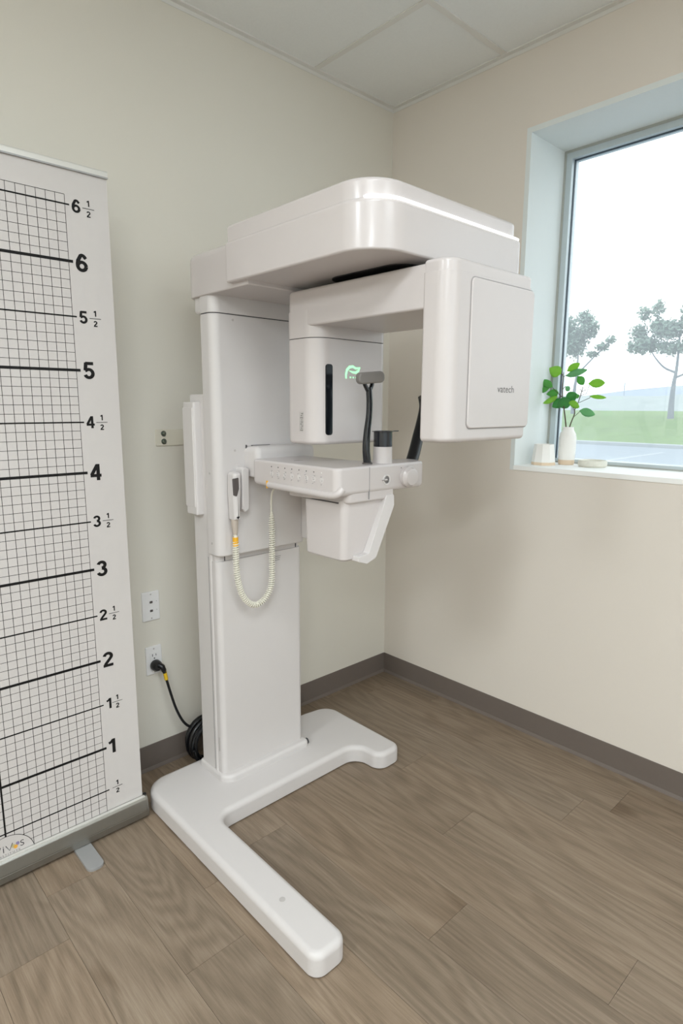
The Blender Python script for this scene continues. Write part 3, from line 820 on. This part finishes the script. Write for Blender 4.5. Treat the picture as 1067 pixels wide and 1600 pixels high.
lead = [(cx+0.021, -0.046, 0.408), (cx+0.026, -0.048, 0.378), (-1.276, -0.058, 0.31), (-1.262, -0.066, 0.25), (-1.240, -0.072, 0.195), (-1.216, -0.078, 0.165), (-1.19, -0.082, 0.158), (-1.165, -0.09, 0.165)]
b = new_bm(); tube(b, spline(lead, 8), 0.0052, 10); obj('cord', b, M['black'], pc)
coil = []
for i in range(0, 6*24+1):
    a = 2*PI*i/24
    lp_ = i/24
    R = 0.083+0.007*math.sin(lp_*2.3)
    coil.append((-1.150-R*0.95*math.cos(a), -0.075-0.0125*lp_+0.004*math.sin(a*1.0), 0.098+R*math.sin(a)))
b = new_bm(); tube(b, coil, 0.0072, 8); obj('cord_coil', b, M['black'], pc)
wb = thing('wall_bracket', 'flat cream steel bracket bolted to the wall beside the column', 'wall bracket', (-1.15, 0, 1.304))
b = new_bm(); prism(b, rrect(-1.262, -1.02, 1.274, 1.334, 0.003, 3), -0.006, -0.0002, 'y', 0.0015, 0, 2); obj('bracket_plate', b, mat('bracket_paint', sr(222, 216, 200), 0.5), wb)
b = new_bm(); box(b, -1.10, -1.03, -0.217, -0.004, 1.28, 1.326, 0.002); obj('bracket_arm', b, M['white_soft'], wb)
for z in (1.319, 1.290):
    b = new_bm(); lathe(b, [(0.0105, -0.006), (0.0105, -0.008), (0.007, -0.0085), (0.007, -0.014), (0.004, -0.018), (0.0, -0.019)], (-1.232, 0, z), 'y', 6 if False else 18); bo = obj('bolt', b, M['steel'], wb)

# ------------------------------------------------------------------ height chart banner
BY = -0.244; BXC = -1.9226; BX1 = -1.494; BX0 = 2*BXC-BX1
bn = thing('height_chart_banner', 'roll-up height chart banner with black grid and foot marks on an aluminium stand', 'banner', (BXC, BY, 0))
b = new_bm(); box(b, BX0, BX1, BY, BY+0.0012, 0.06, 2.085); sheet = obj('printed_sheet', b, M['banner'], bn, flat=True)
# grid
INCH = 0.0254
gx1 = -1.6178; gx0 = 2*BXC-gx1
b = new_bm()
def hline(b, z, t, x0, x1, d=0.0004): quad(b, (x0, BY-d, z-t/2), (x1, BY-d, z-t/2), (x1, BY-d, z+t/2), (x0, BY-d, z+t/2))
def vline(b, x, t, z0, z1, d=0.0004): quad(b, (x-t/2, BY-d, z0), (x+t/2, BY-d, z0), (x+t/2, BY-d, z1), (x-t/2, BY-d, z1))
for i in range(3, 80):
    if i % 6: hline(b, i*INCH, 0.0013, gx0, gx1)
    elif i == 79: pass
hline(b, 79*INCH, 0.0013, gx0, gx1)
for i in range(0, 25):
    if i != 12: vline(b, gx1-i*INCH, 0.0014, 0.066, 79*INCH)
obj('grid_lines', b, M['ink_thin'], sheet, flat=True)
b = new_bm()
for h2 in range(1, 14):
    hline(b, h2*6*INCH, 0.0080 if h2 % 2 == 0 else 0.0042, gx0-0.012, gx1+0.012, 0.0006)
vline(b, BXC+0.0015, 0.0050, 0.14, 79*INCH, 0.0005)
obj('foot_lines', b, M['ink'], sheet, flat=True)
def arc(cx, cz, rx, rz, a0, a1, n=14): return [(cx+rx*math.cos(math.radians(a0+(a1-a0)*i/n)), cz+rz*math.sin(math.radians(a0+(a1-a0)*i/n))) for i in range(n+1)]
# strokes of bold grotesque figures in a box one unit high
FIG = {'1': [[(0.30, 0), (0.30, 1.0)], [(0.02, 0.755), (0.13, 0.79), (0.215, 0.85), (0.26, 0.94)]],
       '2': [arc(0.295, 0.70, 0.20, 0.205, 172, -38)+[(0.15, 0.20), (0.115, 0.085)], [(0.02, 0.085), (0.58, 0.085)]],
       '3': [arc(0.285, 0.72, 0.185, 0.19, 165, -90), arc(0.285, 0.295, 0.21, 0.21, 90, -165)],
       '4': [[(0.43, 0), (0.43, 1.0)], [(0.40, 0.96), (0.08, 0.34)], [(0.02, 0.30), (0.60, 0.30)]],
       '5': [[(0.54, 0.915), (0.13, 0.915)], [(0.16, 0.96), (0.115, 0.50)], [(0.12, 0.50)]+arc(0.29, 0.33, 0.205, 0.24, 135, -160)],
       '6': [arc(0.30, 0.31, 0.205, 0.225, 0, 360, 22), [(0.515, 0.75)]+arc(0.32, 0.68, 0.17, 0.235, 30, 110, 6)+[(0.115, 0.60), (0.09, 0.42), (0.095, 0.30)]]}
def stroke(b, pts, wd, T):
    L_ = []; n = len(pts)
    for i in range(n):
        p = Vector(pts[i]); a = Vector(pts[max(i-1, 0)]); c = Vector(pts[min(i+1, n-1)])
        t = (c-a).normalized(); q = Vector((-t.y, t.x))*wd/2
        L_.append((b.verts.new(T(p+q)), b.verts.new(T(p-q))))
    for (u, v), (w_, x_) in zip(L_, L_[1:]): b.faces.new((u, v, x_, w_))
def numeral(txt, h, x, zc, bold, sx_=1.0, align='LEFT'):
    b = new_bm()
    wid = 0.48 if txt == '1' else 0.69
    x0 = x-(wid*h/2 if align == 'CENTER' else 0)
    for j_, st_ in enumerate(FIG[txt]):
        stroke(b, st_, bold, lambda p, j_=j_: (x0+p.x*h*1.15, BY-0.0006-0.00005*j_, zc-h/2+p.y*h))
    obj('numeral', b, M['ink'], sheet, flat=True)
def frac(xc, z):
    numeral('1', 0.0165, xc, z+0.0145, 0.19, 1, 'CENTER'); numeral('2', 0.0165, xc, z-0.0145, 0.19, 1, 'CENTER')
    bq = new_bm(); quad(bq, (xc-0.017, BY-0.0006, z-0.0008), (xc+0.017, BY-0.0006, z-0.0008), (xc+0.017, BY-0.0006, z+0.0008), (xc-0.017, BY-0.0006, z+0.0008))
    obj('fraction_bar', bq, M['ink'], sheet, flat=True)
for f in range(1, 7): numeral(str(f), 0.050, -1.5985, f*0.3048, 0.185)
for f in range(1, 7):
    numeral(str(f), 0.036, -1.5995 if f > 1 else -1.596, f*0.3048+0.1524, 0.175)
    frac(-1.5525 if f > 1 else -1.560, f*0.3048+0.1524-0.001)
frac(-1.578, 0.1524+0.001)
# round badge at the foot of the chart
b = new_bm()
R_ = 0.077; zc = 0.066
ring = [(BXC+R_*math.cos(PI*i/32), zc+R_*math.sin(PI*i/32)) for i in range(33)]
b.faces.new([b.verts.new((x, BY-0.0008, z)) for x, z in ring])
obj('badge', b, M['banner'], sheet, flat=True)
b = new_bm()
ro = [(BXC+(R_+0.0008)*math.cos(PI*i/32), zc+(R_+0.0008)*math.sin(PI*i/32)) for i in range(33)]
ri = [(BXC+(R_-0.0008)*math.cos(PI*i/32), zc+(R_-0.0008)*math.sin(PI*i/32)) for i in range(33)]
for i in range(32): quad(b, (ro[i][0], BY-0.001, ro[i][1]), (ro[i+1][0], BY-0.001, ro[i+1][1]), (ri[i+1][0], BY-0.001, ri[i+1][1]), (ri[i][0], BY-0.001, ri[i][1]))
obj('badge_outline', b, M['ink'], sheet, flat=True)
b = text_bm('S', 0.0195, (1, 0, 0), (0, 0, 1), (-1.8855, BY-0.0011, 0.0925), 0.0, 'LEFT')
for cx_ in (-1.9145, -1.9470):
    stroke(b, [(cx_-0.0095, 0.113), (cx_, 0.0935), (cx_+0.0095, 0.115)], 0.0024, lambda p: (p.x, BY-0.0011, p.y))
stroke(b, [(-1.9308, 0.0935), (-1.9308, 0.1095)], 0.0024, lambda p: (p.x, BY-0.0011, p.y))
stroke(b, [(-1.9308, 0.1120), (-1.9308, 0.1145)], 0.0024, lambda p: (p.x, BY-0.0011, p.y))
join(b, text_bm('I N S T I T U T E', 0.0056, (1.15, 0, 0), (0, 0, 1), (-1.950, BY-0.0011, 0.0815), 0.0, 'LEFT'))
obj('lettering', b, M['ink_soft'], sheet, flat=True)
def dot(x, z, r, m, d):
    bq = new_bm(); bq.faces.new([bq.verts.new((x+r*math.cos(2*PI*i/16), BY-d, z+r*1.15*math.sin(2*PI*i/16))) for i in range(16)]); obj('badge_petal', bq, m, sheet, flat=True)
dot(-1.9035, 0.1035, 0.0056, M['petal_g'], 0.0011); dot(-1.8915, 0.1065, 0.0052, M['petal_p'], 0.0011); dot(-1.8975, 0.0985, 0.0056, M['petal_o'], 0.0012)
# rails
b = new_bm(); prism(b, rrect(BY-0.006, BY+0.010, 2.074, 2.094, 0.005, 4), BX0-0.002, BX1+0.002, 'x', 0.001, 0.001, 2); tr_ = obj('top_rail', b, M['metal_lt'], bn)
b = new_bm(); box(b, BX0-0.002, BX1+0.002, BY-0.0072, BY-0.001, 2.0725, 2.077, 0.0008); obj('rail_lip', b, M['foot'], tr_)
cprof = fillet([(BY-0.012, 0.079), (BY-0.018, 0.070), (BY-0.024, 0.036), (BY-0.024, 0.008), (BY+0.055, 0.008), (BY+0.062, 0.030), (BY+0.050, 0.066), (BY+0.006, 0.079)], [0.003, 0.01, 0.006, 0.004, 0.004, 0.02, 0.02, 0.003], 4)
b = new_bm(); prism(b, cprof, BX0-0.004, BX1+0.004, 'x'); cs = obj('cassette', b, M['metal'], bn)
b = new_bm(); box(b, BX0-0.004, BX1+0.0042, BY-0.0254, BY-0.02, 0.030, 0.0325, 0.0008); obj('cassette_rib', b, M['metal'], cs)
b = new_bm(); box(b, BX0-0.004, BX1+0.004, BY-0.0135, BY-0.004, 0.076, 0.0805, 0.001); obj('cassette_lip', b, M['metal_lt'], cs)
b = new_bm(); prism(b, _inset(_ccw(cprof), -0.0012), BX1+0.004, BX1+0.012, 'x', 0, 0.003, 2); obj('end_cap', b, M['metal'], cs)
b = new_bm(); prism(b, _inset(_ccw(cprof), -0.0012), BX0-0.012, BX0-0.004, 'x', 0.003, 0, 2); obj('end_cap', b, M['metal'], cs)
b = new_bm(); box(b, BX1+0.0035, BX1+0.0125, BY-0.004, BY+0.003, 0.062, 0.084); obj('end_cap_slot', b, M['black'], cs)
for fx in (-1.711, 2*BXC+1.711):
    b = new_bm(); prism(b, fillet([(fx-0.026, BY+0.05), (fx-0.026, -0.388), (fx+0.026, -0.388), (fx+0.026, BY+0.05)], [0, 0.02, 0.02, 0], 6), 0.0, 0.008, 'z', 0, 0.0015, 2)
    obj('foot', b, M['foot'], bn)
b = new_bm(); tube(b, [(BXC, BY+0.03, 0.03), (BXC, BY+0.02, 1.0), (BXC, BY+0.008, 2.08)], 0.009, 12); obj('support_pole', b, M['metal'], bn)

# ------------------------------------------------------------------ things on the sill
SZ = WZ0
tc_ = thing('candle_cup', 'faceted white ceramic cup with bare clay foot at the left end of the sill', 'cup', (0.115, -0.805, SZ))
b = new_bm(); lathe(b, [(0.0, 0), (0.050, 0), (0.0505, 0.004), (0.0495, 0.013), (0.0, 0.013)], (0.115, -0.805, SZ), 'z', 9); obj('clay_foot', b, M['clay'], tc_, angle=20)
b = new_bm(); lathe(b, [(0.0, 0.012), (0.0497, 0.0125), (0.041, 0.088), (0.0375, 0.088), (0.038, 0.070), (0.0, 0.069)], (0.115, -0.805, SZ), 'z', 9); obj('cup_body', b, M['ceramic'], tc_, angle=20)
tv = thing('bud_vase', 'slim white bottle vase with bare clay bottom holding leafy branches', 'vase', (0.2, -0.864, SZ))
b = new_bm(); lathe(b, [(0.0, 0), (0.030, 0), (0.033, 0.006), (0.0338, 0.022), (0.0, 0.022)], (0.2, -0.864, SZ), 'z', 28); obj('clay_bottom', b, M['clay'], tv)
b = new_bm(); lathe(b, [(0.0, 0.020), (0.0338, 0.0215), (0.0355, 0.06), (0.0355, 0.115), (0.033, 0.130), (0.0245, 0.145), (0.0225, 0.152), (0.0225, 0.160), (0.0205, 0.1605), (0.0195, 0.150), (0.0, 0.06)], (0.2, -0.864, SZ), 'z', 28); obj('vase_body', b, M['ceramic'], tv)
td = thing('stone_dish', 'low round speckled stone dish on the sill right of the vase', 'dish', (0.19, -0.985, SZ))
b = new_bm(); lathe(b, [(0.0, 0), (0.052, 0), (0.057, 0.006), (0.057, 0.022), (0.054, 0.027), (0.050, 0.027), (0.047, 0.020), (0.0, 0.019)], (0.19, -0.985, SZ), 'z', 36); obj('dish_body', b, M['stone'], td)

def leaf(base, tip, wdt, m, parent, bend, roll):
    B = Vector(base); T = Vector(tip)
    ax = T-B; Ln = ax.length; ax.normalize()
    side = ax.cross(Vector((1, 0, 0)))
    if side.length < 0.2: side = Vector((0, 1, 0))
    side.normalize()
    nrm = side.cross(ax).normalized()
    side = (Matrix.Rotation(roll, 3, ax) @ side); nrm = (Matrix.Rotation(roll, 3, ax) @ nrm)
    prof = [(0, 0.05), (0.08, 0.32), (0.22, 0.78), (0.42, 1.0), (0.62, 0.93), (0.8, 0.66), (0.92, 0.34), (1.0, 0.03)]
    b = new_bm(); rows = []
    for t_, wq in prof:
        c = B+ax*Ln*t_+nrm*(bend*Ln*(math.sin(t_*PI)))
        hw = wdt*0.5*wq
        rows.append([b.verts.new(c+side*hw*s_+nrm*(abs(s_)**1.5)*hw*0.35) for s_ in (-1, -0.5, 0, 0.5, 1)])
    for r0, r1 in zip(rows, rows[1:]):
        for i in range(4): b.faces.new((r0[i], r0[i+1], r1[i+1], r1[i]))
    o = obj('leaf', b, m, parent, angle=180, wn_=False)
    sm = o.modifiers.new('thick', 'SOLIDIFY'); sm.thickness = 0.0006
    return o
G, LM, DP, TL = M['leaf_green'], M['leaf_lime'], M['leaf_deep'], M['leaf_teal']
b1 = thing('leafy_branch', 'taller leafy green branch with many round leaves, left in the vase', 'branch', (0.2, -0.86, SZ+0.10), 'branches in the bud vase')
b2 = thing('leafy_branch', 'shorter leafy branch with few leaves leaning right in the vase', 'branch', (0.205, -0.87, SZ+0.10), 'branches in the bud vase')
def yz(l, x0=0.2, dx=0.0): return [(x0+dx*i, y, z) for i, (y, z) in enumerate(l)]
s1 = spline([(0.2, -0.860, SZ+0.10)] + yz([(-0.853, 1.339), (-0.838, 1.418), (-0.828, 1.464), (-0.825, 1.506), (-0.826, 1.549), (-0.818, 1.562)]), 5)
b = new_bm(); tube(b, s1, [0.0032-0.0014*i/len(s1) for i in range(len(s1))], 8)
for tw in ([(-0.828, 1.464), (-0.802, 1.484), (-0.780, 1.505)], [(-0.826, 1.549), (-0.838, 1.556)], [(-0.826, 1.497), (-0.839, 1.509)], [(-0.825, 1.552), (-0.826, 1.568)], [(-0.830, 1.458), (-0.845, 1.452)], [(-0.829, 1.466), (-0.80, 1.462)]):
    tube(b, yz(tw), 0.0013, 6)
obj('stem', b, M['twig'], b1)
s2 = spline([(0.205, -0.862, SZ+0.10)] + yz([(-0.867, 1.339), (-0.884, 1.392), (-0.884, 1.411), (-0.896, 1.437), (-0.909, 1.486), (-0.913, 1.505)], 0.205), 5)
b = new_bm(); tube(b, s2, [0.0028-0.0013*i/len(s2) for i in range(len(s2))], 8)
for tw in ([(-0.901, 1.441), (-0.945, 1.460), (-0.950, 1.467)], [(-0.909, 1.486), (-0.929, 1.495)], [(-0.883, 1.382), (-0.902, 1.399), (-0.910, 1.407)], [(-0.905, 1.47), (-0.93, 1.478), (-0.941, 1.515)], [(-0.909, 1.488), (-0.900, 1.498)], [(-0.884, 1.405), (-0.87, 1.43)]):
    tube(b, yz(tw, 0.205), 0.0011, 6)
obj('stem', b, M['twig'], b2)
LV = [((-0.814,1.562),(-0.755,1.589),0.042,LM,1),((-0.841,1.572),(-0.893,1.603),0.026,LM,1),((-0.836,1.553),(-0.930,1.574),0.028,TL,1),((-0.889,1.550),(-0.918,1.514),0.027,G,1),
      ((-0.839,1.509),(-0.862,1.490),0.018,TL,1),((-0.780,1.508),(-0.717,1.537),0.029,G,1),((-0.766,1.504),(-0.697,1.501),0.032,G,1),((-0.809,1.484),(-0.750,1.477),0.028,G,1),
      ((-0.806,1.468),(-0.741,1.438),0.024,LM,1),((-0.829,1.453),(-0.783,1.422),0.036,DP,1),((-0.866,1.450),(-0.811,1.428),0.042,DP,1),((-0.843,1.453),(-0.888,1.478),0.036,DP,1),
      ((-0.893,1.476),(-0.899,1.458),0.014,G,2),((-0.856,1.442),(-0.910,1.422),0.028,LM,2),((-0.938,1.518),(-1.003,1.520),0.030,LM,2),((-0.946,1.467),(-1.013,1.460),0.014,LM,2),((-0.908,1.408),(-0.973,1.392),0.030,TL,2)]
for a, t_, wdt, m, wh in LV:
    xo = rnd.uniform(-0.012, 0.012)
    leaf((0.2, a[0], a[1]), (0.2+xo, t_[0], t_[1]), wdt*1.22, m, b1 if wh == 1 else b2, rnd.uniform(-0.08, 0.08), rnd.uniform(-0.35, 0.35))

# ------------------------------------------------------------------ outdoors
def grid_surface(xs, ys, zf):
    b = new_bm(); V = [[b.verts.new((x, y, zf(x, y))) for y in ys] for x in xs]
    for i in range(len(xs)-1):
        for j in range(len(ys)-1): b.faces.new((V[i][j], V[i+1][j], V[i+1][j+1], V[i][j+1]))
    bmesh.ops.recalc_face_normals(b, faces=b.faces)
    return b
fr = lambda a, b_, n: [a+(b_-a)*i/n for i in range(n+1)]
b = new_bm(); box(b, 0.36, 23.0, -40, 45, -0.35, -0.15); o = obj('road', b, M['asphalt'], flat=True); o['kind'] = 'structure'; o['label'] = 'grey asphalt lot, paled in colour by haze, outside the window'
b = new_bm()
for y in (1.0, 5.5, 10.0): 
    prism(b, [(11.0, y), (20.5, y+0.2), (20.5, y+0.35), (11.0, y+0.15)], -0.152, -0.146, 'z')
obj('road_marking', b, mat('worn_road_paint', sr(160, 166, 172), 0.9, var=0.1, scale=4), o, flat=True)
b = new_bm(); box(b, 23.0, 23.6, -40, 60, -0.35, -0.02, 0.02); o = obj('kerb', b, mat('kerb_concrete', sr(152, 158, 160), 0.9, var=0.06, scale=3)); o['kind'] = 'structure'; o['label'] = 'pale concrete kerb along the lawn'
def lawn_z(x, y):
    t = min(1, max(0, (x-23.6)/5.0)); t = t*t*(3-2*t)
    return -0.05+1.05*t+0.06*math.sin(x*0.9+y*0.5)*t
b = grid_surface(fr(23.6, 62, 44), fr(-45, 75, 60), lawn_z); o = obj('lawn', b, M['grass'], wn_=False); o['kind'] = 'structure'; o['label'] = 'green grass bank beyond the lot'
b = grid_surface(fr(60, 150, 12), fr(-80, 190, 60), lambda x, y: 0.9+1.7*min(1, (x-60)/10)+0.25*math.sin(y*0.35)+0.15*math.sin(y*1.3)+(x-60)*0.012); o = obj('field', b, M['field'], wn_=False); o['kind'] = 'structure'; o['label'] = 'field with mist put into its colour beyond the grass'
b = grid_surface(fr(240, 420, 10), fr(-250, 500, 50), lambda x, y: (3+9*math.exp(-((y-105)/48)**2)+3.5*math.exp(-((y-30)/40)**2)+5*math.exp(-((y-230)/60)**2))*math.sin(min(1, (x-240)/100)*PI/2)); o = obj('hills', b, M['hill'], wn_=False); o['kind'] = 'structure'; o['label'] = 'haze-coloured far hills on the horizon'

def tree(label, base, trunk_h, blobs, trunk_r, seed, branches, n_leaf):
    r = random.Random(seed)
    t = thing('tree', label, 'tree', base)
    B = Vector(base)
    bb = new_bm()
    tube(bb, spline([B+Vector((0, 0, -0.2)), B+Vector((0, 0.02, trunk_h*0.3)), B+Vector((0, 0.0, trunk_h*0.65)), B+Vector((0, -0.06, trunk_h)), B+Vector((0, -0.05, trunk_h*1.9))], 5), [trunk_r*(1.12-0.9*(i/20)) for i in range(21)], 10)
    obj('trunk', bb, M['bark'], t)
    for br_ in branches:
        bb = new_bm(); P = spline([B+Vector(p) for p in br_], 4); tube(bb, P, [trunk_r*0.42*(1-0.8*i/len(P)) for i in range(len(P))], 7); obj('branch', bb, M['bark'], t)
    bb = new_bm()
    tot = sum(s[3]*s[4]*s[5] for s in blobs)
    for (x, y, z, rx, ry, rz) in blobs:
        for i in range(int(n_leaf*(rx*ry*rz)/tot)):
            while True:
                v = Vector((r.uniform(-1, 1), r.uniform(-1, 1), r.uniform(-1, 1)))
                if v.length < 1: break
            v = v*(0.55+0.45*r.random()) if v.length > 0.3 else v
            c = B+Vector((x+v.x*rx, y+v.y*ry, z+v.z*rz))
            a = Vector((r.uniform(-1, 1), r.uniform(-1, 1), r.uniform(-1, 1))).normalized()
            d = a.orthogonal().normalized(); s = r.uniform(0.06, 0.13)
            bb.faces.new([bb.verts.new(c+a*s), bb.verts.new(c+d*s*0.6), bb.verts.new(c-a*s), bb.verts.new(c-d*s*0.6)])
    f = obj('foliage', bb, M['canopy_leaf'], t, flat=True); f['kind'] = 'stuff'
tree('slender young tree with loose round crown on the lawn', (28.0, 8.2, 0.98), 2.35,
     [(0, 0.4, 3.9, 0.9, 0.9, 0.55), (0, 1.3, 3.3, 0.8, 0.75, 0.5), (0, 1.75, 3.9, 0.6, 0.5, 0.45), (0, 1.55, 4.7, 0.5, 0.35, 0.45), (0, 0.95, 4.9, 0.5, 0.3, 0.5), (0, 1.9, 3.2, 0.5, 0.45, 0.4),
      (0, 0.3, 3.1, 0.8, 0.7, 0.4), (0, -0.7, 4.4, 0.9, 0.8, 1.0), (0, -0.9, 5.6, 0.9, 0.7, 0.8), (0, -1.6, 4.0, 0.9, 0.8, 0.8), (0, -0.6, 3.2, 0.8, 0.7, 0.45), (0, 0.9, 4.15, 0.6, 0.5, 0.4)],
     0.13, 3, [[(0, 0, 2.0), (0, 0.5, 2.25), (0, 0.95, 2.75), (0, 1.2, 3.2)], [(0, 0, 1.75), (0, -0.45, 1.95), (0, -1.0, 2.3), (0, -1.4, 3.0)]], 7000)
tree('paler tree half hidden behind the window frame', (30.0, 13.9, 0.98), 2.3,
     [(0, 0.2, 3.9, 0.9, 0.8, 1.0), (0, -0.6, 4.5, 0.7, 0.55, 0.6), (0, -0.3, 5.1, 0.6, 0.5, 0.5), (0, -1.35, 3.55, 0.5, 0.4, 0.28), (0, -1.75, 3.85, 0.4, 0.35, 0.25), (0, -0.9, 3.2, 0.5, 0.4, 0.2), (0, 0.8, 4.6, 0.9, 0.8, 0.9)],
     0.12, 5, [[(0, 0, 2.1), (0, -0.6, 2.7), (0, -1.3, 3.4), (0, -1.7, 3.8)]], 5000)
b = new_bm(); tube(b, [(150, 60.8, 1.5), (150, 60.8, 7.2)], 0.12, 6); tag(obj('light_pole', b, M['hill']), 'thin far pole standing on the misty field', 'pole')
